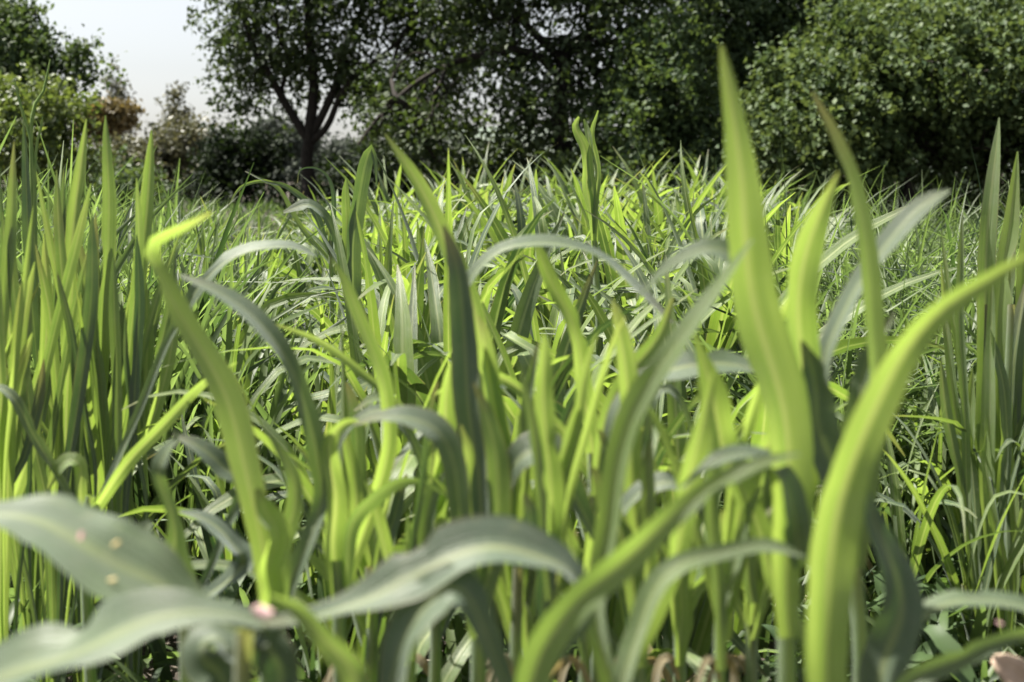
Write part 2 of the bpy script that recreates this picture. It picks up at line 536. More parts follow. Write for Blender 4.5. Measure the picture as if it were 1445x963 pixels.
def build_trees():
    # the standing tree with the forked trunk
    d = 21.0
    b = G(435, d)
    tree('broadleaf_tree', 'tall open tree whose dark trunk forks low, standing before the sky gap', 'tree', b,
         [b, P(436, 260, d), P(433, 225, d), P(437, 190, d)], 0.17,
         [PL(370, 70, d, 95, 75, 1.5), PL(345, 110, d, 45, 50, 1.0), PL(335, 20, d, 52, 60, 1.2), PL(450, 30, d, 110, 85, 2.0),
          PL(550, 50, d + .6, 110, 100, 2.0), PL(490, 120, d + .8, 70, 45, 1.4), PL(630, 70, d + 1, 90, 95, 2.0), PL(430, -70, d, 150, 90, 2.2), PL(600, -70, d + 1, 130, 90, 2.0),
          PL(330, -60, d, 60, 70, 1.5), PL(345, 150, d, 36, 26, 0.7), PL(400, 110, d + .8, 70, 55, 1.2), PL(600, 150, d + 1.2, 70, 50, 1.4)],
         M['crown_dark'], 1750, 16, 0.115, 0.26, 31,
         limbs=[([P(436, 200, d), P(405, 150, d), P(383, 110, d - .1), P(352, 50, d - .3), P(335, -30, d - .3)], 0.09, 0.04),
                ([P(436, 195, d), P(443, 120, d), P(437, 60, d), P(430, -50, d)], 0.11, 0.05),
                ([P(438, 196, d), P(470, 130, d), P(488, 70, d + .2), P(520, -10, d + .3)], 0.085, 0.04),
                ([P(437, 202, d), P(462, 178, d - .1), P(490, 120, d - .3), P(560, 60, d - .4), P(600, 0, d - .4)], 0.07, 0.02),
                ([P(412, 160, d), P(398, 130, d), P(405, 80, d), P(380, 0, d)], 0.05, 0.02)],
         top=[PL(480, -190, d + 1, 200, 110, 2.6), PL(600, -240, d + 1, 160, 100, 2.6)], n_branch=46, shell=0.15)
    # dark tree with the long arching limb
    d = 18.0
    b = G(800, d)
    tree('broadleaf_tree', 'dark dense tree with a long limb arching left over pale sky holes', 'tree', b,
         [b, P(800, 250, d), P(790, 160, d), P(800, 60, d)], 0.19,
         [PL(600, 190, d, 110, 55, 1.3), PL(625, 90, d - .3, 45, 20, .4), PL(530, 165, d - .3, 26, 24, .4), PL(560, 140, d + 1, 60, 50, 1.2), PL(700, 60, d, 90, 70, 1.3), PL(780, 170, d, 110, 90, 1.8), PL(840, 60, d, 100, 90, 1.8),
          PL(700, 220, d, 110, 50, 1.4), PL(650, 0, d, 100, 60, 1.5), PL(760, -60, d, 150, 80, 2.0), PL(900, -50, d, 120, 90, 2.0), PL(900, 120, d + .5, 70, 80, 1.5)],
         M['crown_dark'], 1650, 16, 0.115, 0.24, 37,
         limbs=[([P(797, 110, d), P(740, 72, d - .2), P(660, 82, d - .4), P(590, 115, d - .5), P(535, 165, d - .5), P(505, 205, d - .5)], 0.075, 0.02),
                ([P(800, 70, d), P(860, 20, d), P(880, -60, d)], 0.1, 0.05),
                ([P(798, 90, d), P(720, 10, d), P(690, -60, d)], 0.08, 0.04)],
         top=[PL(760, -170, d + .6, 190, 110, 2.6), PL(640, -150, d + 1, 130, 90, 2.4), PL(900, -200, d + 1, 150, 100, 2.4)], n_branch=50, shell=0.25)
    # lighter tree between the dark ones and the big bush
    d = 16.5
    b = G(935, d)
    tree('bushy_tree', 'mid green bushy tree beside the dark tree, sunlit on its top leaves', 'tree', b,
         [b, P(935, 250, d), P(930, 180, d)], 0.11,
         [PL(930, 130, d, 70, 60, 1.2), PL(900, 190, d, 85, 55, 1.2), PL(980, 170, d, 70, 70, 1.2), PL(950, 60, d, 60, 50, 1.0), PL(900, 240, d, 110, 45, 1.3), PL(1000, 240, d, 60, 45, 1.0)],
         M['crown_mid'], 900, 18, 0.105, 0.22, 41, n_branch=24, shell=0.6)
    d = 20.0
    b = G(1075, d)
    tree('broadleaf_tree', 'tall mid green tree rising behind the big round bush', 'tree', b,
         [b, P(1075, 240, d), P(1080, 120, d), P(1070, 20, d)], 0.18,
         [PL(1040, 40, d, 110, 90, 2), PL(1110, 70, d, 90, 80, 1.6), PL(1150, 30, d, 60, 60, 1.4), PL(1010, 130, d, 90, 90, 1.7), PL(1000, -50, d, 130, 70, 2), PL(1130, -40, d, 60, 55, 1.4), PL(1070, 200, d, 80, 70, 1.5)],
         M['crown_mid'], 1700, 16, 0.12, 0.26, 43, top=[PL(1060, -170, d, 170, 110, 2.6), PL(1100, -300, d, 120, 90, 2.2)], n_branch=36, shell=0.3)
    d = 22.0
    b = G(1330, d)
    tree('broadleaf_tree', 'tall tree whose top shows behind the big round bush at the frame edge', 'tree', b,
         [b, P(1330, 240, d), P(1335, 120, d), P(1320, 20, d)], 0.18,
         [PL(1400, 30, d, 90, 60, 1.6), PL(1300, 60, d, 80, 60, 1.6), PL(1230, 20, d, 60, 45, 1.4), PL(1480, 10, d, 90, 90, 1.6), PL(1360, -50, d, 90, 40, 1.4)],
         M['crown_mid'], 700, 16, 0.13, 0.26, 47, top=[PL(1370, -160, d, 160, 100, 2.4)], n_branch=30, shell=0.3)
    d = 13.0
    b = G(1280, d)
    tree('round_bush', 'big round grey green bush with dense leaves and black shade beneath', 'bush', b,
         [b, P(1280, 270, d), P(1275, 200, d)], 0.12,
         [PL(1150, 160, d, 95, 85, 1.2), PL(1230, 110, d, 110, 75, 1.4), PL(1330, 120, d, 110, 90, 1.5), PL(1430, 110, d, 100, 100, 1.5), PL(1120, 225, d, 85, 55, 1.0),
          PL(1210, 210, d, 100, 65, 1.2), PL(1320, 200, d + .6, 100, 50, 1.2), PL(1520, 160, d, 100, 90, 1.4), PL(1200, 60, d, 55, 45, 1.0), PL(1300, 50, d, 80, 45, 1.2), PL(1360, 30, d + .4, 90, 50, 1.1), PL(1450, 10, d + .5, 80, 60, 1.2), PL(1250, 20, d + .6, 45, 35, .9), PL(1450, 225, d + .4, 80, 60, 1.1), PL(1185, 40, d, 22, 34, .5), PL(1105, 105, d, 34, 32, .6), PL(1080, 180, d, 42, 44, .7)],
         M['crown_pale'], 3600, 18, 0.085, 0.17, 53, n_branch=60, shell=0.45, aspect=0.72)
    # left of the sky gap
    d = 15.0
    b = G(-40, d)
    tree('broadleaf_tree', 'loose green tree with twiggy outline beside the sky gap', 'tree', b,
         [b, P(-40, 200, d), P(-30, 100, d)], 0.13,
         [PL(-30, 80, d, 90, 80, 1.3), PL(30, 70, d, 50, 40, 1.0), PL(50, 110, d, 50, 50, 0.9), PL(5, 40, d, 50, 36, 1.0), PL(110, 80, d, 32, 22, 0.5), PL(120, 110, d, 25, 22, .5), PL(15, 25, d, 30, 20, .6), PL(45, 15, d, 16, 14, .4),
          PL(10, 150, d, 90, 55, 1.2), PL(-60, 10, d, 70, 60, 1.2)],
         M['crown_mid'], 1150, 16, 0.09, 0.2, 59, n_branch=40, shell=0.2,
         limbs=[([P(-30, 120, d), P(20, 95, d), P(70, 95, d), P(125, 72, d)], 0.04, 0.008), ([P(-30, 110, d), P(0, 60, d), P(45, 10, d)], 0.04, 0.008)])
    d = 13.0
    b = G(35, d)
    tree('yellow_bush', 'yellow green bush under the loose tree beside the sky gap', 'bush', b,
         [b, P(35, 270, d), P(35, 200, d)], 0.05,
         [PL(35, 140, d, 45, 38, .7), PL(80, 165, d, 42, 40, .7), PL(0, 190, d, 60, 60, .8), PL(60, 220, d, 70, 55, .8)],
         M['crown_yellow'], 420, 18, 0.085, 0.17, 61, n_branch=16, shell=0.6)
    # far
    for x, y, rx, ry, d, lab, sd_, mat in ((163, 142, 26, 54, 62, 'distant dark pointed tree rising above the orange shrub', 67, 'crown_brown'),
                                      (250, 165, 34, 42, 55, 'distant brownish round topped tree alone against the pale sky', 71, 'crown_brown')):
        b = G(x, d)
        k = d / FPX
        tree('distant_tree', lab, 'tree', b, [b, P(x, 230, d), P(x, y, d)], 0.12,
             [PL(x, y + 25, d, rx, ry * .6, rx * k), PL(x + 2, y - 8, d, rx * .65, ry * .5, rx * k * .6), PL(x - 4, y - 32, d, rx * .34, ry * .35, rx * k * .4), PL(x, y + 70, d, rx * 1.4, ry * .9, rx * k)],
             M[mat], 300, 14, 0.2, 0.34, sd_, n_branch=16, shell=0.3)
    for x, y, rx, ry, d, lab, mat, nm, sd_ in (
            (152, 168, 34, 17, 44, 'orange brown shrub below the distant pointed tree', 'crown_orange', 'orange_shrub', 73),
            (225, 218, 95, 52, 30, 'brownish green hedge bush behind the tall upright leaves', 'crown_brown', 'hedge_bush', 79),
            (340, 228, 95, 60, 23.5, 'low dark bush between the hedge and the forked trunk', 'crown_painted_shade', 'low_bush', 83),
            (520, 250, 120, 60, 24, 'low dark bush beside the forked trunk', 'crown_painted_shade', 'low_bush', 89),
            (690, 278, 130, 52, 20, 'low dark bush beneath the arching limb', 'crown_painted_shade', 'low_bush', 97),
            (1180, 290, 130, 50, 16, 'dark low bush under the big round bush', 'crown_painted_shade', 'low_bush', 101),
            (1390, 285, 130, 60, 16, 'dark low bush under the big round bush at the frame edge', 'crown_painted_shade', 'low_bush', 103),
            (400, 205, 45, 40, 75, 'far grey green bush behind the forked trunk on its open side', 'crown_far', 'far_bush', 113),
            (500, 228, 60, 34, 80, 'far grey green bush between the forked trunk and the arching limb', 'crown_far', 'far_bush', 127),
            (620, 225, 60, 36, 85, 'far grey green bush beneath the tip of the arching limb', 'crown_far', 'far_bush', 131),
            (880, 285, 110, 45, 17.5, 'low green bush in front of the mid green bushy tree', 'crown_mid', 'low_bush', 107),
            (130, 270, 120, 60, 20, 'low dark green bush behind the tall upright leaf cluster', 'crown_mid', 'low_bush', 109)):
        b = G(x, d)
        k = d / FPX
        r = np.random.default_rng(sd_)
        lb = [PL(x + r.uniform(-.55, .55) * rx, y + r.uniform(-.35, .5) * ry, d + r.uniform(-.3, .3), rx * r.uniform(.35, .55), ry * r.uniform(.5, .7), rx * k * .6) for _ in range(6)]
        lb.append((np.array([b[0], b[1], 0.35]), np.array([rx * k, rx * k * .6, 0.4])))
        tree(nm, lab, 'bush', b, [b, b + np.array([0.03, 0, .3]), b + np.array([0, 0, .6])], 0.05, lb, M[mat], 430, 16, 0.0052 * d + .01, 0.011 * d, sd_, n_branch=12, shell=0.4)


build_trees()


# ------------------------------------------------------------------ crop plants (grown by rule)
def grown_leaf(r, base, az, e0, bend, length, width, n=13, tint=0.5, fold=0.35, wave=0.05, nx=5, drift=0.25, geo=None, dead=0.0):
    s = np.linspace(0, 1, n)
    el = e0 - bend * s ** 1.7
    if r.uniform() < .3:                       # a sharp bend where the blade has broken over
        el = el - r.uniform(.5, 1.5) / (1 + np.exp(-(s - r.uniform(.35, .75)) * 30))
    a = az + drift * s * r.normal()
    step = length / (n - 1)
    d = np.stack([np.cos(el) * np.cos(a), np.cos(el) * np.sin(a), np.sin(el)], 1)
    C = base + np.concatenate([np.zeros((1, 3)), np.cumsum(d[:-1] * step, 0)])
    side = np.stack([-np.sin(a), np.cos(a), np.zeros(n)], 1)
    roll = r.normal(0, 0.3) + r.normal(0, 0.5) * s
    T = norm(d)
    N = np.cross(T, side)
    side = side * np.cos(roll)[:, None] + N * np.sin(roll)[:, None]
    prof = np.minimum(1, 0.55 + 2.2 * s) * np.clip(1 - ((s - 0.28) / 0.74).clip(0) ** 2.0, 0.02, 1)
    g = geo or Geo()
    strip(g, C, prof * width, side, tint, fold=fold * (1 - 0.6 * s), nx=nx, wave=wave, seed=int(r.integers(1e9)), dry=np.full(n, dead))
    return g


def grown_plant(seed, height=0.22, n_leaves=9, length=(0.3, 0.5), width=(0.02, 0.032), e0=(1.15, 1.45), bend=(0.9, 2.4), detail=True, tint0=0.55, tillers=1):
    """returns (stalk Geo, [leaf Geo]) around the origin"""
    r = np.random.default_rng(seed)
    st = Geo()
    leaves = []
    for t in range(tillers):
        o = np.array([r.normal(0, 0.035), r.normal(0, 0.035), 0]) * (t > 0)
        lean = r.normal(0, 0.12, 2)
        h = height * r.uniform(0.75, 1.15)
        top = o + np.array([lean[0] * h, lean[1] * h, h])
        C = np.stack([o + (top - o) * q for q in np.linspace(0, 1, 7)])
        C[0, 2] -= 0.03
        tube(st, C, np.linspace(0.0075, 0.005, 7), 7, tint0)
        az0 = r.uniform(0, 6.28)
        for i in range(n_leaves):
            f = (i + 0.3) / n_leaves
            p = o + (top - o) * (0.12 + 0.88 * f)
            az = az0 + i * math.pi + r.normal(0, 0.45)
            young = f > 0.75
            ln = r.uniform(*length) * (0.75 if young else 1.0)
            wd = r.uniform(*width) * (0.7 if young else 1.0)
            ee = r.uniform(*e0) + (0.12 if young else 0)
            bb = r.uniform(*bend) * (0.45 if young else 1.0)
            tn = np.clip(tint0 + r.normal(0, 0.32) + (0.1 if young else 0), 0.02, .85)
            leaves.append(grown_leaf(r, p, az, min(ee, 1.52), bb, ln, wd, n=13 if detail else 9, tint=tn, nx=5 if detail else 3, wave=0.06))
    if r.uniform() < .6:                       # a dead straw coloured leaf hanging at the base
        leaves.append(grown_leaf(r, np.array([0, 0, .07]), r.uniform(0, 6.28), r.uniform(.5, 1.1), r.uniform(1.8, 2.8), r.uniform(.16, .28), r.uniform(.010, .018), n=13 if detail else 9, tint=.3, nx=5 if detail else 3, wave=.12, dead=.95))
    return st, leaves


def make_proto(seed, parts, name, label, cat, group, **kw):
    st, lv = grown_plant(seed, **kw)
    if parts:
        root = thing(name, label, cat, (0, 0, 0), group)
        so_ = link('stalk', st.mesh('stalk', M['crop']), root)
        for g in lv:
            link('leaf', g.mesh('leaf', M['crop']), root)
        return root
    g = st
    for q in lv:
        g.add(np.concatenate(q.V), np.concatenate(q.F), np.concatenate(q.U), np.concatenate(q.T), np.concatenate(q.D))
    o = link(name, g.mesh(name, M['crop']))
    tag(o, label, cat, group)
    return o


USED = set()


def place(proto, x, y, rz, sc, label=None, group=None, tilt=(0, 0)):
    if proto.name not in USED:
        USED.add(proto.name)
        o = proto
    else:
        o = proto.copy()
        COL.objects.link(o)
        for ch in proto.children:
            c = ch.copy()
            COL.objects.link(c)
            c.parent = o
            c.matrix_parent_inverse = ch.matrix_parent_inverse.copy()
    o.location = (x, y, 0)
    o.rotation_euler = (tilt[0], tilt[1], rz)
    o.scale = (sc, sc, sc)
    if label:
        o['label'] = label
    if group:
        o['group'] = group
    return o


def jitter_grid(r, d0, d1, px0, px1, step):
    """spots on the ground between two photo columns and two distances"""
    out = []
    y = d0
    while y < d1:
        xa, xb = (px0(y) - W0 / 2) / FPX * y, (px1(y) - W0 / 2) / FPX * y
        x = xa + r.uniform(0, step)
        while x < xb:
            out.append((x + r.normal(0, step * .28), y + r.normal(0, step * .28)))
            x += step
        y += step
    return out


CROP_LABEL = 'bright green grass crop plant with arching leaves in the middle of the field'
CROP_GROUP = 'arching crop plants in the middle of the field'
r = np.random.default_rng(5)
near_p = [make_proto(900 + i, True, 'crop_plant', CROP_LABEL, 'crop plant', CROP_GROUP, height=0.24, n_leaves=10, length=(0.32, 0.54), width=(0.016, 0.036), tillers=1, tint0=0.54, bend=(0.2, 2.6), e0=(1.15, 1.5)) for i in range(6)]
far_p = [make_proto(950 + i, False, 'crop_plant', CROP_LABEL, 'crop plant', CROP_GROUP, height=0.26, n_leaves=8, length=(0.30, 0.54), width=(0.020, 0.044), tillers=2, detail=False, tint0=0.38, bend=(0.3, 2.9), e0=(1.15, 1.5)) for i in range(8)]
spots = jitter_grid(r, 1.2, 7.2, lambda y: 400 + 30 * math.sin(y * 3), lambda y: 1120 + 30 * math.sin(y * 2), 0.205)
spots.sort(key=lambda s: s[1])
N_IND = 285
extra = []
for i, (x, y) in enumerate(spots):
    if i >= N_IND:
        extra.append((x, y))
        continue
    pr = near_p[i % 6] if y < 3.3 else far_p[i % 8]
    hgt = 1.2 + 0.02 * min(max((y - 1.5) / 2.2, 0), 1) + 0.12 * min(max((y - 3.5) / 2.5, 0), 1)
    px_ = x / y * FPX + W0 / 2
    hgt *= np.interp(px_, [380, 480, 600, 1000, 1130], [.74, .84, 1.0, 1.02, .92]) if y > 1.6 else 1
    place(pr, x, y, r.uniform(0, 6.28), hgt * np.clip(r.normal(1.0, 0.12), .75, 1.16), tilt=(r.normal(0, .06), r.normal(0, .06)))
print('crop spots', len(spots))


# ------------------------------------------------------------------ uncountable grass
def grass_mesh(name, xy, h, width, lean, bend, r, mat, tint_mu, tint_sd=0.2, S=6, z0=None, per=1):
    n = len(xy)
    s = np.linspace(0, 1, S + 1)
    az = r.uniform(0, 2 * np.pi, n)
    L = h * r.uniform(0.65, 1.15, n)
    e0 = np.pi / 2 - np.abs(r.normal(0, lean, n))
    bd = np.abs(r.normal(bend, bend * 0.5, n))
    el = e0[:, None] - bd[:, None] * s[None] ** 1.6
    a = az[:, None] + r.normal(0, .3, n)[:, None] * s[None]
    d = np.stack([np.cos(el) * np.cos(a), np.cos(el) * np.sin(a), np.sin(el)], -1) * (L / S)[:, None, None]
    C = np.zeros((n, S + 1, 3))
    C[:, 1:] = np.cumsum(d[:, :-1], 1)
    C[..., :2] += xy[:, None]
    if z0 is not None:
        C[..., 2] += z0[:, None]
    rot = r.uniform(0, np.pi, n)
    side0 = np.stack([-np.sin(a), np.cos(a), np.zeros_like(a)], -1)
    T = norm(d)
    N = np.cross(T, side0)
    ro = r.normal(0, 0.6, n)[:, None] + r.normal(0, 0.8, n)[:, None] * s[None]
    side = side0 * np.cos(ro)[..., None] + N * np.sin(ro)[..., None]
    prof = np.minimum(1, .6 + 2 * s) * np.clip(1 - ((s - .25) / .78).clip(0) ** 2, .03, 1)
    wd = (width * r.uniform(.6, 1.3, n))[:, None] * prof[None]
    N2 = np.cross(T, side)
    V = np.stack([C - side * wd[..., None] / 2 + N2 * wd[..., None] * .12, C - N2 * wd[..., None] * .06, C + side * wd[..., None] / 2 + N2 * wd[..., None] * .12], 2)  # n,S+1,3,3
    gf = grid_faces(S + 1, 3)
    F = (np.arange(n)[:, None, None] * (3 * (S + 1)) + gf[None]).reshape(-1, 4)
    tint = np.clip(r.normal(tint_mu, tint_sd, n), 0, 1)
    tint = np.repeat(tint, 3 * (S + 1))
    uvv = np.zeros((n * 3 * (S + 1), 2))
    return mesh_np(name, V.reshape(-1, 3), F, mat, uv=uvv, tint=tint)


def wedge(r, n, d0, d1, px0, px1, power=1.6):
    """n random ground spots between photo columns px0..px1"""
    y = (r.uniform(0, 1, n) * (d1 ** power - d0 ** power) + d0 ** power) ** (1 / power)
    f = r.uniform(0, 1, n)
    x = ((px0 + (px1 - px0) * f) - W0 / 2) / FPX * y
    return np.stack([x, y], 1)


def clumped(r, xy, per, spread):
    return np.repeat(xy, per, 0) + r.normal(0, spread, (len(xy) * per, 2))


r = np.random.default_rng(77)


def heights(r, xy, knots, per, rough=0.14):
    """grass height over the photo columns, unlike from clump to clump"""
    px = xy[:, 0] / np.maximum(xy[:, 1], .3) * FPX + W0 / 2
    h = np.interp(px, [k[0] for k in knots], [k[1] for k in knots])
    return h * np.repeat(np.clip(r.normal(1, rough, len(xy) // per), .6, 1.35), per)


# far rows of the crop past the plants that stand out one by one
xy = np.concatenate([clumped(r, wedge(r, 260, 5.8, 7.8, 560, 1100), 9, 0.05)])
o = link('crop_grass', grass_mesh('crop_grass', xy, heights(r, xy, [(560, .58), (700, .66), (1000, .66), (1100, .6)], 9), 0.034, 0.35, 1.9, r, M['fill'], 0.35, .3))
tag(o, 'mass of bright green crop leaves at the far end of the field', 'grass', kind='stuff')
# low leafy filling between the crop plants
xy = np.concatenate([clumped(r, wedge(r, 450, 1.3, 7.0, 360, 1130), 5, 0.06), clumped(r, wedge(r, 330, .75, 2.3, -150, 1600), 5, 0.05)])
o = link('undergrowth', grass_mesh('undergrowth', xy, 0.20, 0.018, 0.5, 1.2, r, M['fill'], 0.3))
tag(o, 'short grass blades filling the gaps between crop plants', 'grass', kind='stuff')
# tall straight fine grass on one flank
xy = clumped(r, wedge(r, 420, 2.0, 6.0, -160, 400), 11, 0.05)
hh = np.full(len(xy), 0.70)
o = link('tall_grass', grass_mesh('tall_grass', xy, heights(r, xy, [(-160, .70), (60, .68), (170, .63), (280, .57), (360, .47), (420, .42)], 11, .14), 0.021, 0.18, 0.9, r, M['fill'], 0.5, 0.28))
tag(o, 'fine upright green grass behind the tall leaf cluster', 'grass', kind='stuff')
# drooping fine grass on the other flank
xy = clumped(r, wedge(r, 700, 1.9, 6.5, 1090, 1620), 14, 0.05)
o = link('drooping_grass', grass_mesh('drooping_grass', xy, heights(r, xy, [(1090, .72), (1200, .66), (1350, .66), (1600, .70)], 14, .1), 0.012, 0.2, 2.4, r, M['fill'], 0.45, 0.25, S=8))
tag(o, 'fine drooping green grass in front of the big round bush', 'grass', kind='stuff')
# far strip of rough grass in the shade under the trees
xy = wedge(r, 14000, 6.5, 26.0, -200, 1650, 1.2)
o = link('rough_grass', grass_mesh('rough_grass', xy, 0.28, 0.02, 0.5, 1.0, r, M['fill'], 0.2, S=4))
tag(o, 'rough grass in the shade beneath the trees', 'grass', kind='stuff')


# litter on the soil
def litter():
    r = np.random.default_rng(3)
    n = 5200
    xy = wedge(r, n, 0.9, 4.5, -150, 1600, 1.5)
    L = r.uniform(.004, .028, n); wd = L * r.uniform(.15, .5, n)
    a = r.uniform(0, 6.28, n)
    ax = np.stack([np.cos(a), np.sin(a), r.normal(0, .25, n)], 1) * L[:, None]
    sx = np.stack([-np.sin(a), np.cos(a), r.normal(0, .3, n)], 1) * wd[:, None]
    c = np.concatenate([xy, (0.03 + np.abs(r.normal(0, .012, n)))[:, None]], 1)
    up = np.array([0, 0, 1.0]) * (wd * .35)[:, None]
    V = np.stack([c - ax, c + sx * .8, c + ax, c - sx, c + up, c - up], 1).reshape(-1, 3)
    f = np.array([[0, 1, 4], [1, 2, 4], [2, 3, 4], [3, 0, 4], [1, 0, 5], [2, 1, 5], [3, 2, 5], [0, 3, 5]])
    F = (np.arange(n)[:, None, None] * 6 + f[None]).reshape(-1, 3)
    o = link('soil_litter', mesh_np('soil_litter', V, F, M['litter'], smooth=False))
    tag(o, 'dead leaf bits and small crumbs lying on the dark soil', 'litter', kind='stuff')


litter()


# ------------------------------------------------------------------ foreground plants, leaf by leaf
def drawn_leaf(parent, d, pts, tint=0.6, roll=0.0, roll2=None, fold=0.3, wave=0.05, dry_tip=0.0, dd=0.0, seed=None, name='leaf', fac=1.0, up=None, dead=0.0):
    fold = fold * 1.35
    """pts: (x, y, width[, depth offset]) from the base to the tip in photo units, at distance d; dd lets the tip stand nearer (-) or farther (+).
    roll turns the leaf about its own line away from facing the viewer."""
    m = len(pts)
    rows = []
    for i, p in enumerate(pts):
        t = i / (m - 1)
        di = d + dd * t + (p[3] if len(p) > 3 else 0)
        rows.append([*P(p[0], p[1], di), p[2] * di / FPX])
    S = spline(rows, 30)
    C = S[:, :3]
    T = norm(np.gradient(C, axis=0))
    view = norm(C - CAMP)
    if up is None:
        up = 0.0
        if abs(roll) >= .34 and tint <= .2:
            up, roll, roll2 = .62, roll * .2, (roll2 or roll) * .2
    side = norm(np.cross(T, (1 - up) * view - up * np.array([0, 0, 1.0])))
    N = np.cross(T, side)
    vis = np.linalg.norm(np.cross(norm(side), view), axis=1)
    ro = np.linspace(roll, roll if roll2 is None else roll2, 30)
    q_ = np.random.default_rng(int(abs(pts[0][0] * 31 + pts[-1][1] * 17)) + m)
    t_ = np.linspace(0, 1, 30)
    ro = ro + .22 * np.sin(t_ * q_.uniform(4, 9) + q_.uniform(0, 6)) + .10 * np.sin(t_ * q_.uniform(12, 20) + q_.uniform(0, 6))
    C = C + norm(side) * (S[:, 3] * .14 * np.sin(t_ * q_.uniform(5, 12) + q_.uniform(0, 6)) * np.sin(t_ * math.pi))[:, None]
    wd = np.clip(S[:, 3] * .72, 0.0006, None) / np.maximum(np.cos(ro) * vis, 0.4) * fac
    # a natural width: ease the tip to a point
    side = side * np.cos(ro)[:, None] + N * np.sin(ro)[:, None]
    g = Geo()
    t = np.linspace(0, 1, 30)
    sd_ = int(abs(pts[0][0] * 7 + pts[-1][1] * 13)) if seed is None else seed
    strip(g, C, wd, side, tint, fold=fold * (1 - .5 * t), nx=7, wave=wave, seed=sd_, dry=np.maximum(np.clip((t - .8) / .2, 0, 1) * dry_tip, dead))
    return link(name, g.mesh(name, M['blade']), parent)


def stalk(parent, d, pts, tint=0.7, r_px=12):
    """a stem from the ground up through the given photo points"""
    first = P(*pts[0], d)
    pp = [np.array([first[0], first[1] - 0.01, -0.03]), np.array([first[0], first[1], first[2] * .5])] + [P(x, y, d) for x, y in pts]
    C = spline(pp, 22)
    g = Geo()
    rr = r_px * d / FPX
    tube(g, C, np.linspace(rr * 1.15, rr * .7, 22), 10)
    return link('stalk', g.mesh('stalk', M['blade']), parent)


def plant(name, label, cat, d, x, group=None):
    g = P(x, 900, d)
    return thing(name, label, cat, (g[0], g[1], 0), group)


FG = []


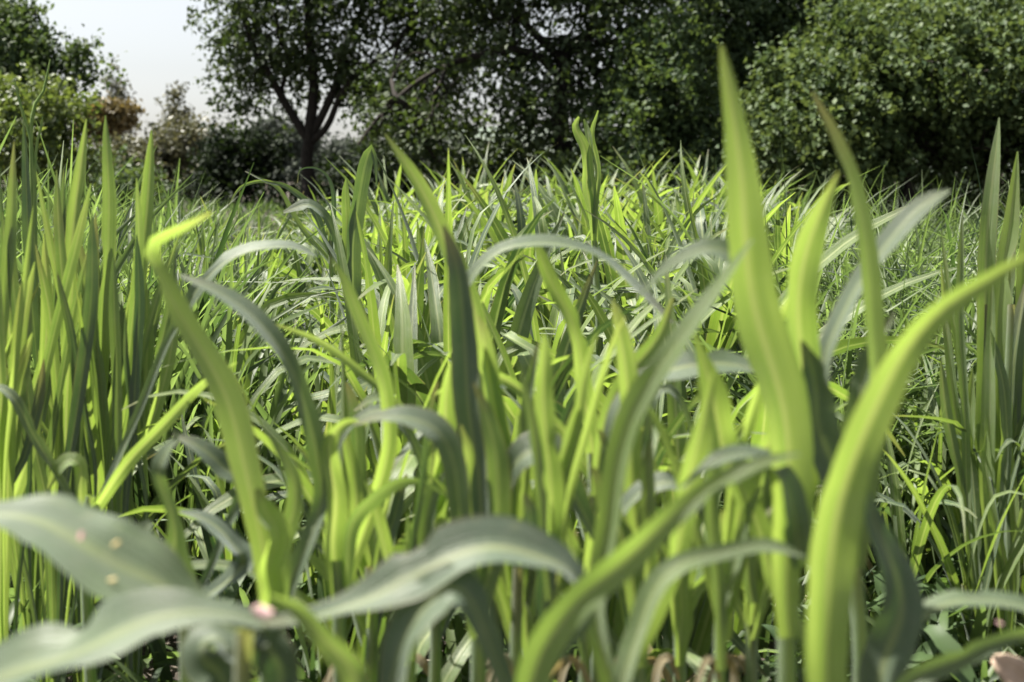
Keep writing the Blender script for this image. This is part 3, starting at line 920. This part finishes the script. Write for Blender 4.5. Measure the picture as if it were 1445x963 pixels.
def foreground():
    # ---- right front
    p = plant('tall_grass_plant', 'tall blurred plant with a huge lime blade reaching above the treeline', 'crop plant', 0.76, 1110)
    stalk(p, .76, [(1110, 1000), (1108, 850), (1105, 740)], r_px=17)
    drawn_leaf(p, .74, [(1112, 900, 40), (1106, 720, 72), (1096, 570, 88), (1074, 430, 84), (1053, 300, 70), (1036, 190, 48), (1026, 115, 30), (1018, 64, 8)], 1.0, .55, .4, fold=.25)
    drawn_leaf(p, .80, [(1128, 780, 40), (1132, 640, 50), (1126, 540, 52), (1124, 450, 60), (1138, 370, 58), (1158, 305, 38), (1184, 243, 5)], 1.0, .5, .6)
    drawn_leaf(p, .82, [(1100, 840, 36), (1050, 700, 46), (1030, 640, 52), (1004, 560, 52), (988, 500, 22), (980, 470, 5)], 1.0, .5)
    drawn_leaf(p, .74, [(1130, 800, 30), (1122, 730, 56), (1094, 672, 56), (1058, 645, 36), (1010, 650, 22), (960, 690, 6)], .12, .5, .2, dd=-.03)
    drawn_leaf(p, .77, [(1120, 700, 24), (1105, 590, 36), (1090, 480, 40), (1060, 390, 34), (1010, 350, 28), (950, 370, 20), (900, 420, 5)], .15, -.5, -.3)
    p = plant('tall_grass_plant', 'blurred plant with broad lime ribbon leaf sweeping up to the frame edge', 'crop plant', 0.60, 1165)
    stalk(p, .62, [(1165, 1080), (1166, 1020)], r_px=26)
    drawn_leaf(p, .62, [(1166, 1060, 66), (1166, 960, 74), (1174, 830, 82), (1196, 700, 82), (1226, 590, 72), (1266, 500, 60), (1322, 438, 46), (1388, 398, 32), (1450, 362, 14), (1490, 345, 4)], .95, .35, .25, fold=.3, wave=.09)
    drawn_leaf(p, .64, [(1180, 1040, 40), (1150, 960, 34), (1132, 890, 22), (1122, 850, 4)], .3, .3)
    p = plant('tall_grass_plant', 'pale plant with thin brown tipped leaf leaning over the lime ribbon leaf', 'crop plant', 0.86, 1225)
    stalk(p, .84, [(1215, 960), (1205, 800), (1200, 720)], r_px=14)
    drawn_leaf(p, .82, [(1205, 800, 40), (1225, 650, 40), (1238, 560, 38), (1238, 470, 38), (1229, 370, 36), (1211, 285, 32), (1184, 205, 22), (1162, 160, 13), (1146, 130, 4)], .6, .5, .5, dry_tip=.7)
    drawn_leaf(p, .84, [(1195, 760, 30), (1160, 620, 34), (1160, 520, 36), (1196, 440, 42), (1238, 370, 42), (1282, 310, 38), (1312, 283, 28), (1340, 269, 5)], .12, -.55, -.7)
    drawn_leaf(p, .80, [(1190, 800, 40), (1172, 690, 66), (1162, 600, 72), (1150, 545, 62), (1138, 500, 22), (1130, 480, 4)], .12, -.5, -.3)
    drawn_leaf(p, .83, [(1200, 780, 30), (1196, 660, 44), (1204, 580, 44), (1230, 500, 34), (1262, 440, 8)], .2, .6)
    p = plant('broad_leaf_plant', 'dull grey green plant with broad upright leaf and level leaf in the lower corner', 'crop plant', 0.7, 1240)
    stalk(p, .70, [(1240, 1080), (1238, 1000)], r_px=15)
    drawn_leaf(p, .70, [(1236, 1020, 46), (1252, 930, 88), (1262, 860, 84), (1250, 790, 62), (1232, 730, 34), (1220, 685, 6)], .08, .55, .4, fold=.2)
    drawn_leaf(p, .72, [(1244, 990, 30), (1288, 890, 44), (1340, 856, 44), (1400, 852, 40), (1460, 862, 32), (1530, 884, 5)], .15, -.4)
    drawn_leaf(p, .68, [(1240, 1020, 30), (1290, 958, 40), (1350, 925, 40), (1420, 903, 30), (1480, 890, 20), (1530, 884, 4)], .25, .4)
    # ---- bottom centre
    p = plant('arching_plant', 'blurred plant whose long leaves arch sideways across the bottom centre', 'crop plant', 0.6, 745)
    stalk(p, .60, [(742, 1090), (740, 1010)], r_px=22)
    drawn_leaf(p, .60, [(738, 1030, 60), (762, 930, 64), (808, 850, 62), (866, 795, 56), (934, 738, 46), (1002, 690, 36), (1070, 655, 24), (1130, 640, 4)], .75, .3, .1, up=.25)
    drawn_leaf(p, .635, [(790, 930, 20), (826, 862, 30), (808, 812, 46), (762, 790, 60), (690, 780, 72), (600, 808, 72), (520, 846, 50), (430, 872, 30), (350, 880, 5)], .10, .1, -.25, up=.66, wave=.12, fold=.4, fac=1.1)
    drawn_leaf(p, .62, [(735, 1010, 30), (660, 850, 60), (620, 850, 84), (575, 905, 84), (550, 970, 50), (540, 1030, 6)], .10, .5)
    p = plant('arching_plant', 'blurred plant with pale leaf levelling off at lower right of centre', 'crop plant', 0.68, 870)
    stalk(p, .68, [(868, 1060), (868, 990)], r_px=16)
    drawn_leaf(p, .68, [(868, 1000, 38), (902, 880, 42), (950, 810, 40), (1020, 776, 32), (1084, 770, 28), (1136, 786, 5)], .4, -.4)
    drawn_leaf(p, .74, [(866, 980, 30), (930, 850, 40), (955, 740, 44), (985, 640, 40), (1000, 560, 20), (1010, 520, 4)], .95, .5)
    drawn_leaf(p, .72, [(866, 980, 34), (840, 860, 40), (850, 760, 44), (880, 640, 48), (912, 550, 48), (962, 470, 36), (1012, 405, 24), (1062, 338, 4)], .6, -.2, -.5)
    # ---- bottom left
    p = plant('broad_leaf_plant', 'dusty grey green plant with broad spotted leaves lying across the lower corner', 'crop plant', 0.6, 340)
    stalk(p, .62, [(345, 1080), (342, 980), (345, 890)], r_px=18)
    drawn_leaf(p, .63, [(345, 900, 22), (270, 850, 44), (205, 805, 104), (130, 765, 112), (50, 738, 90), (-30, 730, 56), (-110, 740, 6)], .12, .1, -.1, up=.66, fold=.2, wave=.1, fac=1.25)
    drawn_leaf(p, .58, [(372, 880, 22), (320, 868, 36), (240, 872, 64), (150, 898, 104), (50, 938, 110), (-50, 985, 84), (-130, 1030, 8)], .14, .1, -.1, up=.66, fold=.25, wave=.1, fac=1.2)
    drawn_leaf(p, .66, [(342, 940, 30), (300, 905, 60), (290, 940, 90), (320, 985, 70), (345, 1040, 8)], .05, .5)
    drawn_leaf(p, .64, [(350, 930, 40), (370, 880, 72), (385, 930, 80), (390, 990, 50), (388, 1040, 6)], .12, .4)
    drawn_leaf(p, .60, [(380, 840, 10), (432, 868, 34), (476, 920, 48), (506, 990, 48), (520, 1060, 6)], .75, .3, .5)
    p = plant('twisted_leaf_plant', 'grey green plant with a twisted narrow leaf above the spotted leaves', 'crop plant', 0.92, 262)
    stalk(p, .92, [(262, 960), (260, 860)], r_px=11)
    drawn_leaf(p, .92, [(262, 880, 44), (252, 800, 66), (242, 735, 26), (224, 675, 26), (236, 640, 30), (252, 618, 14), (244, 606, 3)], .10, .5, -.4)
    drawn_leaf(p, 1.0, [(262, 860, 14), (345, 800, 40), (330, 765, 46), (290, 735, 34), (254, 722, 6)], .03, .5)
    drawn_leaf(p, 1.02, [(275, 850, 10), (340, 700, 24), (312, 660, 36), (278, 630, 26), (244, 614, 4)], .12, -.5)
    drawn_leaf(p, .96, [(268, 870, 14), (200, 790, 26), (205, 750, 30), (215, 738, 6)], .2, .5)
    # ---- left of centre: the bent one
    p = plant('bent_leaf_plant', 'pale plant with a broad leaf bent sharply at its top left', 'crop plant', 0.85, 378)
    stalk(p, .86, [(380, 1000), (378, 900), (376, 800)], r_px=17)
    drawn_leaf(p, .85, [(378, 860, 44), (370, 760, 46), (352, 670, 56), (318, 580, 62), (275, 480, 48), (238, 405, 36), (212, 352, 26), (232, 332, 20), (262, 318, 16), (298, 300, 4)], .6, .45, .5)
    drawn_leaf(p, .84, [(382, 860, 40), (386, 770, 44), (376, 720, 40), (362, 690, 10)], 1.0, .5)
    drawn_leaf(p, .95, [(395, 860, 30), (452, 720, 32), (446, 650, 38), (430, 590, 42), (404, 516, 38), (362, 455, 42), (312, 415, 36), (252, 388, 5)], .08, .5, .6)
    drawn_leaf(p, .92, [(392, 860, 26), (405, 760, 34), (412, 690, 30), (398, 640, 20), (370, 600, 4)], .4, .4)
    p = plant('young_crop_plant', 'lime young plant with a short folded top right of the bent leaf', 'crop plant', 0.95, 478)
    stalk(p, .95, [(480, 960), (478, 860), (474, 790)], r_px=12)
    drawn_leaf(p, .95, [(478, 850, 34), (472, 760, 38), (466, 670, 38), (470, 620, 26), (492, 596, 16), (520, 600, 4)], 1.0, .5, .3)
    drawn_leaf(p, .98, [(482, 850, 20), (500, 740, 28), (540, 690, 26), (590, 680, 14), (630, 700, 4)], .3, .5)
    drawn_leaf(p, 1.05, [(482, 830, 24), (545, 660, 28), (540, 560, 30), (516, 470, 28), (490, 405, 20), (468, 366, 4)], .95, .5)
    # ---- centre
    p = plant('dark_blade_plant', 'plant with a dark upright blade and grey drooping leaf at the blurred centre', 'crop plant', 0.95, 672)
    stalk(p, .95, [(675, 960), (674, 860), (672, 760)], r_px=14)
    drawn_leaf(p, .95, [(676, 820, 40), (676, 700, 50), (668, 600, 54), (664, 510, 52), (654, 430, 46), (642, 365, 32), (626, 318, 4)], .02, -.2, -.5)
    drawn_leaf(p, .88, [(668, 860, 30), (650, 700, 40), (620, 620, 46), (575, 592, 44), (530, 590, 24), (500, 600, 5)], .12, -.5)
    drawn_leaf(p, .9, [(672, 900, 34), (656, 780, 42), (652, 700, 38), (660, 640, 22), (650, 600, 4)], .95, .5)
    drawn_leaf(p, .9, [(676, 880, 34), (694, 760, 46), (705, 660, 46), (690, 590, 30), (668, 540, 4)], .25, .2)
    p = plant('slanting_blade_plant', 'bright plant with a straight blade slanting up left before the dark bushes', 'crop plant', 1.15, 690)
    stalk(p, 1.2, [(700, 800), (690, 640), (682, 520)], r_px=9)
    drawn_leaf(p, 1.18, [(684, 560, 20), (668, 430, 32), (636, 350, 36), (602, 285, 30), (572, 232, 22), (543, 189, 3)], .95, .5, .4)
    drawn_leaf(p, 1.12, [(640, 640, 10), (580, 590, 16), (530, 540, 16), (460, 486, 15), (384, 456, 3)], .6, -.3)
    drawn_leaf(p, 1.05, [(690, 580, 14), (648, 440, 22), (690, 362, 26), (762, 344, 30), (842, 364, 32), (902, 410, 28), (950, 456, 5)], .12, -.5, -.7)
    drawn_leaf(p, 1.18, [(688, 560, 14), (600, 600, 26), (540, 560, 20), (500, 580, 4)], .7, .4)
    p = plant('arching_plant', 'lime plant with a blade bent over at mid height in the blurred centre', 'crop plant', 1.05, 835)
    stalk(p, 1.05, [(842, 900), (840, 760), (836, 640)], r_px=10)
    drawn_leaf(p, 1.08, [(838, 680, 26), (828, 560, 32), (808, 470, 32), (782, 405, 30), (764, 362, 22), (752, 340, 4)], 1.0, .5)
    drawn_leaf(p, .95, [(842, 720, 20), (870, 590, 30), (920, 536, 42), (984, 512, 46), (1044, 516, 36), (1090, 536, 5)], .10, -.5)
    drawn_leaf(p, .92, [(840, 760, 26), (790, 660, 56), (765, 630, 60), (730, 650, 44), (706, 710, 20), (700, 750, 4)], .12, -.6)
    drawn_leaf(p, 1.0, [(842, 700, 22), (850, 590, 30), (900, 520, 34), (930, 470, 26), (950, 420, 5)], .7, .3)
    drawn_leaf(p, 1.1, [(840, 680, 18), (780, 590, 24), (720, 540, 22), (660, 530, 16), (610, 560, 4)], .75, -.4)
    drawn_leaf(p, .9, [(846, 780, 26), (900, 700, 36), (950, 680, 34), (990, 720, 18), (1004, 780, 4)], .2, -.5)
    # ---- further blades that stand out from the crop
    p = plant('bent_top_plant', 'dark bladed plant with drooping tip standing left of the slanting blade', 'crop plant', 2.3, 495)
    stalk(p, 2.3, [(500, 500), (498, 420)], r_px=6)
    drawn_leaf(p, 2.3, [(498, 470, 20), (500, 380, 28), (506, 300, 30), (514, 235, 26), (524, 208, 14), (530, 230, 8), (532, 262, 3)], .15, .2)
    drawn_leaf(p, 2.3, [(496, 460, 14), (488, 340, 18), (487, 280, 16), (489, 252, 4)], .6, 0)
    drawn_leaf(p, 2.3, [(498, 450, 12), (470, 330, 14), (440, 290, 16), (400, 300, 4)], .1, -.5)
    p = plant('spear_plant', 'pale folded spear of young leaves rising out of the crop before dark trees', 'crop plant', 2.4, 828)
    stalk(p, 2.4, [(846, 480), (842, 400), (838, 340)], r_px=6)
    drawn_leaf(p, 2.4, [(838, 350, 12), (832, 280, 20), (824, 215, 20), (812, 180, 14), (817, 165, 4)], .7, .5)
    drawn_leaf(p, 2.4, [(838, 350, 10), (838, 280, 14), (832, 210, 16), (828, 180, 10), (824, 168, 3)], .75, -.4)
    drawn_leaf(p, 2.4, [(838, 330, 8), (842, 240, 12), (836, 190, 10), (844, 156, 3)], .6, .2)
    p = plant('curled_leaf_plant', 'plant with thin grey leaf curling away before the low dark bush', 'crop plant', 3.0, 465)
    stalk(p, 3.0, [(468, 420), (466, 340)], r_px=4)
    drawn_leaf(p, 3.0, [(466, 360, 8), (440, 296, 14), (408, 264, 10), (376, 256, 6), (346, 242, 2)], .05, .3)
    drawn_leaf(p, 3.0, [(466, 360, 8), (470, 290, 10), (464, 254, 6), (446, 238, 4), (424, 240, 3), (420, 258, 2)], .1, .3)
    drawn_leaf(p, 3.0, [(466, 370, 8), (430, 330, 10), (390, 262, 8), (345, 262, 6), (322, 290, 2)], .5, .3)


foreground()


def young_plants():
    r = np.random.default_rng(64)
    for px, d in ((575, 1.02), (612, 1.1), (725, .98), (775, .84), (822, 1.06), (905, .92), (958, 1.1), (1015, .86), (1062, 1.0), (520, 1.15), (745, 1.15), (890, 1.18)):
        p = plant('young_crop_plant', 'young lime plant with upright blades in the blurred thicket at the bottom centre', 'crop plant', d, px, 'young plants in the bottom centre thicket')
        stalk(p, d, [(px, 1040), (px + r.uniform(-6, 6), 900), (px + r.uniform(-8, 8), 800)], r_px=11)
        k = 0.95 / d
        for q in range(2):          # dead leaves hanging at the foot
            a = r.choice([-1, 1]) * r.uniform(20, 60)
            pts = [(px, 960, 8), (px + a * .5, 930, 14), (px + a, 950, 13), (px + a * 1.3, 1010, 9), (px + a * 1.35, 1060, 3)]
            lf = drawn_leaf(p, d + r.uniform(-.05, .05), pts, .3, .3, 1.2, wave=.15, dead=.95)
            lf['label'] = 'dead straw coloured leaf'
        for q in range(8):
            lean = r.normal(0, 65)
            hgt = r.uniform(120, 400) * k
            w_ = r.uniform(13, 42) * k
            y0 = r.uniform(820, 950)
            sgn = 1 if lean > 0 else -1
            if q < 7 or px not in (612, 890):
                pts = [(px, y0, w_ * .6), (px + lean * .25, y0 - hgt * .4, w_), (px + lean * .6, y0 - hgt * .75, w_ * .95), (px + lean * .85, y0 - hgt * .93, w_ * .55), (px + lean, y0 - hgt, 3)]
                drawn_leaf(p, d + r.uniform(-.06, .06), pts, np.clip(r.normal(.6, .36), 0, 1), r.uniform(-.1, .8), r.uniform(-.3, .8), fold=.4)
            else:
                a = sgn * r.uniform(60, 130) * k
                pts = [(px, y0 - 20, w_ * .5), (px + a * .2, y0 - hgt * .7, w_ * .9), (px + a * .7, y0 - hgt, w_), (px + a * 1.3, y0 - hgt * .92, w_ * .7), (px + a * 1.7, y0 - hgt * .6, 4)]
                drawn_leaf(p, d + r.uniform(-.06, .06), pts, .12, .4, .3, dd=r.uniform(-.08, .08))


young_plants()


# ---- two clusters of tall stiff blades
def cluster(name, label, d, x, blades, stem_px, group=None, rough=0.0, leafy=()):
    p = plant(name, label, 'grass plant', d, x, group)
    gp = P(x, 900, d)
    for (pts, tint, roll, dd) in blades:
        drawn_leaf(p, d + dd, pts, tint, roll, roll + .2, fold=.35, wave=.02)
    st = Geo()
    return p


def up_blade(xb, yb, xt, yt, wd, curve=0.0, tip=4):
    fr = ((0, 0, .6), (.35, 1, .95), (.7, 1.1, 1.05), (.86, .6, .82), (.95, .2, .42), (1, 0, .08))
    return [(xb + (xt - xb) * f + curve * c, yb + (yt - yb) * f, wd * q) for f, c, q in fr]


def stiff_clusters():
    r = np.random.default_rng(8)
    spec = [
        # label, d, x, list of (xb, yb, xt, yt, w, curve, tint, roll)
        ('tallest pair of light blades in the tall leaf cluster', 1.65, 120,
         [(96, 700, 122, 168, 25, -8, .75, .2), (138, 680, 149, 163, 27, 6, .55, .4), (150, 690, 110, 330, 22, 6, .35, .5), (112, 690, 80, 240, 20, -4, .4, .3), (126, 700, 190, 390, 24, 6, .6, .2)]),
        ('single broad light blade right of the tall leaf cluster', 1.6, 190,
         [(168, 690, 214, 184, 28, 4, .7, .2), (180, 690, 206, 400, 24, 8, .5, .5), (176, 700, 250, 420, 20, 10, .8, .3), (170, 700, 160, 360, 20, -2, .3, .5)]),
        ('dark bladed grass plant at the outer end of the tall leaf cluster', 1.7, 45,
         [(60, 700, 33, 170, 18, 0, .1, .3), (45, 700, 62, 330, 20, 8, .95, .2), (30, 700, 20, 260, 18, -6, .35, .3), (56, 690, 4, 300, 22, -10, .3, .5), (40, 700, 90, 240, 18, 8, .2, .3)]),
        ('grass plant with yellowing bent tip inside the tall leaf cluster', 1.55, 75,
         [(76, 720, 50, 345, 18, 14, .95, .1), (95, 720, 104, 370, 27, -2, .6, .2), (90, 720, 130, 300, 24, 8, .15, .4), (70, 720, 28, 420, 26, -10, .4, .4)]),
        ('light bladed grass plant cut by the photo edge beside the tall leaf cluster', 1.45, 5,
         [(10, 760, 46, 470, 28, -16, .9, .3), (0, 760, -20, 280, 26, 6, .6, .2), (-10, 760, 36, 380, 26, 14, .45, .5), (6, 760, 60, 540, 22, 4, .8, .3), (-20, 760, 20, 200, 22, 4, .6, .3)]),
        ('upright light bladed grass plant in front of the drooping grass', 1.75, 1390,
         [(1382, 860, 1410, 166, 32, -8, .5, .3), (1378, 860, 1358, 300, 16, -8, .6, .3), (1392, 860, 1432, 330, 24, -2, .35, .3), (1386, 860, 1330, 420, 18, 0, .7, .4), (1378, 860, 1372, 520, 22, -6, .85, .1)]),
        ('bright bladed grass plant at the frame edge beside the upright light one', 1.7, 1425,
         [(1412, 860, 1436, 214, 34, -10, .9, .3), (1424, 860, 1460, 230, 30, -4, .7, .3), (1420, 860, 1446, 400, 34, -6, .1, .4), (1410, 860, 1400, 380, 18, -6, .8, .3)]),
    ]
    for lab, d, x, bl in spec:
        p = plant('upright_grass_plant', lab, 'grass plant', d, x)
        stalk(p, d, [(x, 860), (x, 760)] + ([(x - 4, 600), (x + 2, 430)] if x > 1000 else []), r_px=7)
        if x < 1000:
            for q in range(9):
                h_ = r.uniform(180, 470)
                bl.append((x + r.uniform(-60, 60), r.uniform(660, 740), x + r.uniform(-90, 90), 700 - h_, r.uniform(9, 20), r.uniform(-14, 14), np.clip(r.normal(.45, .3), 0, 1), r.uniform(-.6, .6)))
        else:
            for q in range(7):
                h_ = r.uniform(200, 520)
                bl.append((x + r.uniform(-30, 30), r.uniform(760, 850), x + r.uniform(-70, 60), 830 - h_, r.uniform(8, 22), r.uniform(-12, 12), np.clip(r.normal(.55, .3), 0, 1), r.uniform(-.6, .6)))
        for k, (xb, yb, xt, yt, wd, cv, tn, ro) in enumerate(bl):
            pts = up_blade(xb, yb, xt, yt, wd, cv)
            drawn_leaf(p, d + r.uniform(-.06, .06), [(x + (xb - x) * .15, 240 + CAMH * FPX / d - 12, wd * .3), (x + (xb - x) * .5, yb + (240 + CAMH * FPX / d - yb) * .45, wd * .5)] + pts, tn, ro, -ro * .6, fold=.35, wave=.02)
    # light leaning leaves and wisps in front of the cluster
    p = plant('leaning_leaf_plant', 'plant with grey leaf leaning right and lime stem below the tall leaf cluster', 'grass plant', 1.2, 180)
    stalk(p, 1.2, [(125, 900), (120, 760), (128, 700)], r_px=9)
    drawn_leaf(p, 1.2, [(128, 730, 18), (180, 650, 24), (242, 590, 24), (292, 538, 14), (334, 512, 3)], .7, .3)
    drawn_leaf(p, 1.3, [(130, 740, 14), (220, 520, 16), (262, 440, 18), (300, 386, 30), (350, 356, 34), (410, 348, 22), (446, 362, 4)], .15, -.5)
    drawn_leaf(p, 1.25, [(120, 740, 14), (60, 640, 20), (20, 560, 20), (-30, 540, 5)], .2, .4)
    drawn_leaf(p, 1.25, [(120, 740, 16), (110, 660, 26), (84, 660, 26), (68, 690, 4)], .85, .3)
    # tall dry wisps against the tree
    p = plant('dry_wisp', 'thin forked dry stem rising above the tall leaf cluster', 'grass plant', 1.9, 50)
    for pts in ([(52, 420, 5), (46, 220, 5), (32, 160, 4), (20, 112, 2)], [(50, 420, 4), (44, 180, 5), (60, 135, 4), (71, 84, 2)], [(52, 420, 4), (50, 230, 4), (58, 180, 3), (60, 165, 2)]):
        C = spline([[*P(x, y, 1.9), w_ * 1.9 / FPX / 2] for x, y, w_ in pts], 16)
        base = np.array([C[0, 0], C[0, 1], 0.0, C[0, 3] * 1.2])
        C = np.vstack([base, C])
        g = Geo()
        tube(g, C[:, :3], C[:, 3], 6)
        link('stem', g.mesh('stem', M['stalk']), p)


stiff_clusters()

# more stiff plants behind, grown by rule
r = np.random.default_rng(21)
UL = 'stiff upright green grass plant behind the tall leaf cluster'
up_p = [make_proto(700 + i, True, 'upright_grass_plant', UL, 'grass plant', 'stiff upright grass plants', height=0.2, n_leaves=9, length=(0.34, 0.66), width=(0.012, 0.034), e0=(1.15, 1.5), bend=(0.15, 2.2), tint0=0.52) for i in range(5)]
for i, (x, y) in enumerate(jitter_grid(r, 1.68, 5.0, lambda y: -40, lambda y: 280 + 50 * min(y - 1.7, 2), 0.165)):
    place(up_p[i % 5], x, y, r.uniform(0, 6.28), r.uniform(.8, 1.08) * (0.92 + 0.06 * min(y - 1.9, 2)), tilt=(r.normal(0, .05), r.normal(0, .05)))
UR = 'narrow leaved green grass plant standing in the drooping grass'
ur_p = [make_proto(720 + i, True, 'narrow_grass_plant', UR, 'grass plant', 'narrow leaved grass plants', height=0.2, n_leaves=7, length=(0.36, 0.56), width=(0.012, 0.022), e0=(1.2, 1.5), bend=(0.3, 2.2), tint0=0.5) for i in range(4)]
for i, (x, y) in enumerate(jitter_grid(r, 1.6, 2.3, lambda y: 1240, lambda y: 1500, 0.13) + jitter_grid(r, 2.3, 5.2, lambda y: 1160, lambda y: 1470, 0.27)):
    place(ur_p[i % 4], x, y, r.uniform(0, 6.28), r.uniform(.8, 1.05), tilt=(r.normal(0, .06), r.normal(0, .06)))


# ---- low broad leaved weeds in the gaps
def weed_mesh(seed):
    r = np.random.default_rng(seed)
    g = Geo()
    for k in range(9):
        az = r.uniform(0, 6.28)
        h = r.uniform(.03, .16)
        base = np.array([0, 0, h])
        grown_leaf(r, base, az, r.uniform(.2, .9), r.uniform(.4, 1.2), r.uniform(.06, .12), r.uniform(.016, .030), n=9, tint=np.clip(r.normal(.4, .2), 0, 1), fold=.2, nx=5, geo=g)
    tube(g, [[0, 0, -.02], [.003, 0, .06], [0, .004, .17]], [.003, .0025, .0015], 6)
    return g.mesh('low_weed', M['weed'])


WL = 'low dark broad leaved weed on the soil between the tall grasses'
wm = [weed_mesh(40 + i) for i in range(5)]
ws = np.concatenate([wedge(r, 34, 1.5, 3.2, 1180, 1470), wedge(r, 26, 1.4, 3.0, -20, 420), wedge(r, 20, 1.3, 2.6, 420, 1150), wedge(r, 26, .85, 1.6, 0, 1445)])
for i, (x, y) in enumerate(ws):
    o = link('low_weed', wm[i % 5])
    o.location = (x, y, 0)
    o.rotation_euler = (0, 0, r.uniform(0, 6.28))
    k = r.uniform(.7, 1.25)
    o.scale = (k, k, k)
    tag(o, WL, 'weed', 'low weeds on the soil')


# ---- fallen petals and a dry leaf
def petal(x, y, d, px, mat, label, seed):
    r = np.random.default_rng(seed)
    c = P(x, y, d)
    k = px * d / FPX / 2
    g = Geo()
    n = 9
    s = np.linspace(-1, 1, n)
    ang = r.uniform(0, 3)
    v1 = np.array([math.cos(ang), math.sin(ang) * .5, math.sin(ang) * .6]); v1 /= np.linalg.norm(v1)
    C = c + s[:, None] * v1 * k + np.array([0, -.0, 1])[None] * (0.25 * k * s ** 2)[:, None]
    strip(g, C, 2 * k * np.sqrt(np.clip(1 - s ** 2, .03, 1)) * (.45 + .3 * (s + 1) / 2), np.tile(np.cross(v1, [0, -.8, .6]), (n, 1)), .5, fold=.25, nx=5, wave=.05, seed=seed)
    o = link('petal', g.mesh('petal', mat))
    md = o.modifiers.new('thick', 'SOLIDIFY')
    md.thickness = 0.0006
    tag(o, label, 'petal')


petal(114, 757, .60, 13, M['pink'], 'pink petal on the upper spotted leaf', 1)
petal(163, 768, .60, 12, M['yellow'], 'orange yellow petal beside the pink one on the upper spotted leaf', 2)
petal(158, 819, .61, 12, M['yellow'], 'pale yellow petal near the lower edge of the upper spotted leaf', 3)
petal(372, 864, .545, 30, M['pink'], 'large blurred pale pink petal where the grey leaves meet', 4)
petal(1411, 880, .69, 9, M['pink'], 'bright pink petal under the level grey leaf', 5)


def dry_leaf():
    d = .95
    pts = [P(1400, 928, d), P(1425, 945, d), P(1450, 965, d), P(1480, 990, d)]
    S = spline(pts, 12)
    g = Geo()
    strip(g, S, np.array([.008, .016, .022, .026, .028, .028, .026, .024, .02, .014, .008, .003]), np.tile([.3, .2, .9], (12, 1)), .5, fold=.4, nx=5, wave=.12, seed=4)
    o = link('dry_leaf', g.mesh('dry_leaf', M['dry']))
    md = o.modifiers.new('thick', 'SOLIDIFY')
    md.thickness = 0.0008
    tag(o, 'curled pale brown dry leaf at the bottom corner', 'dry leaf')


dry_leaf()
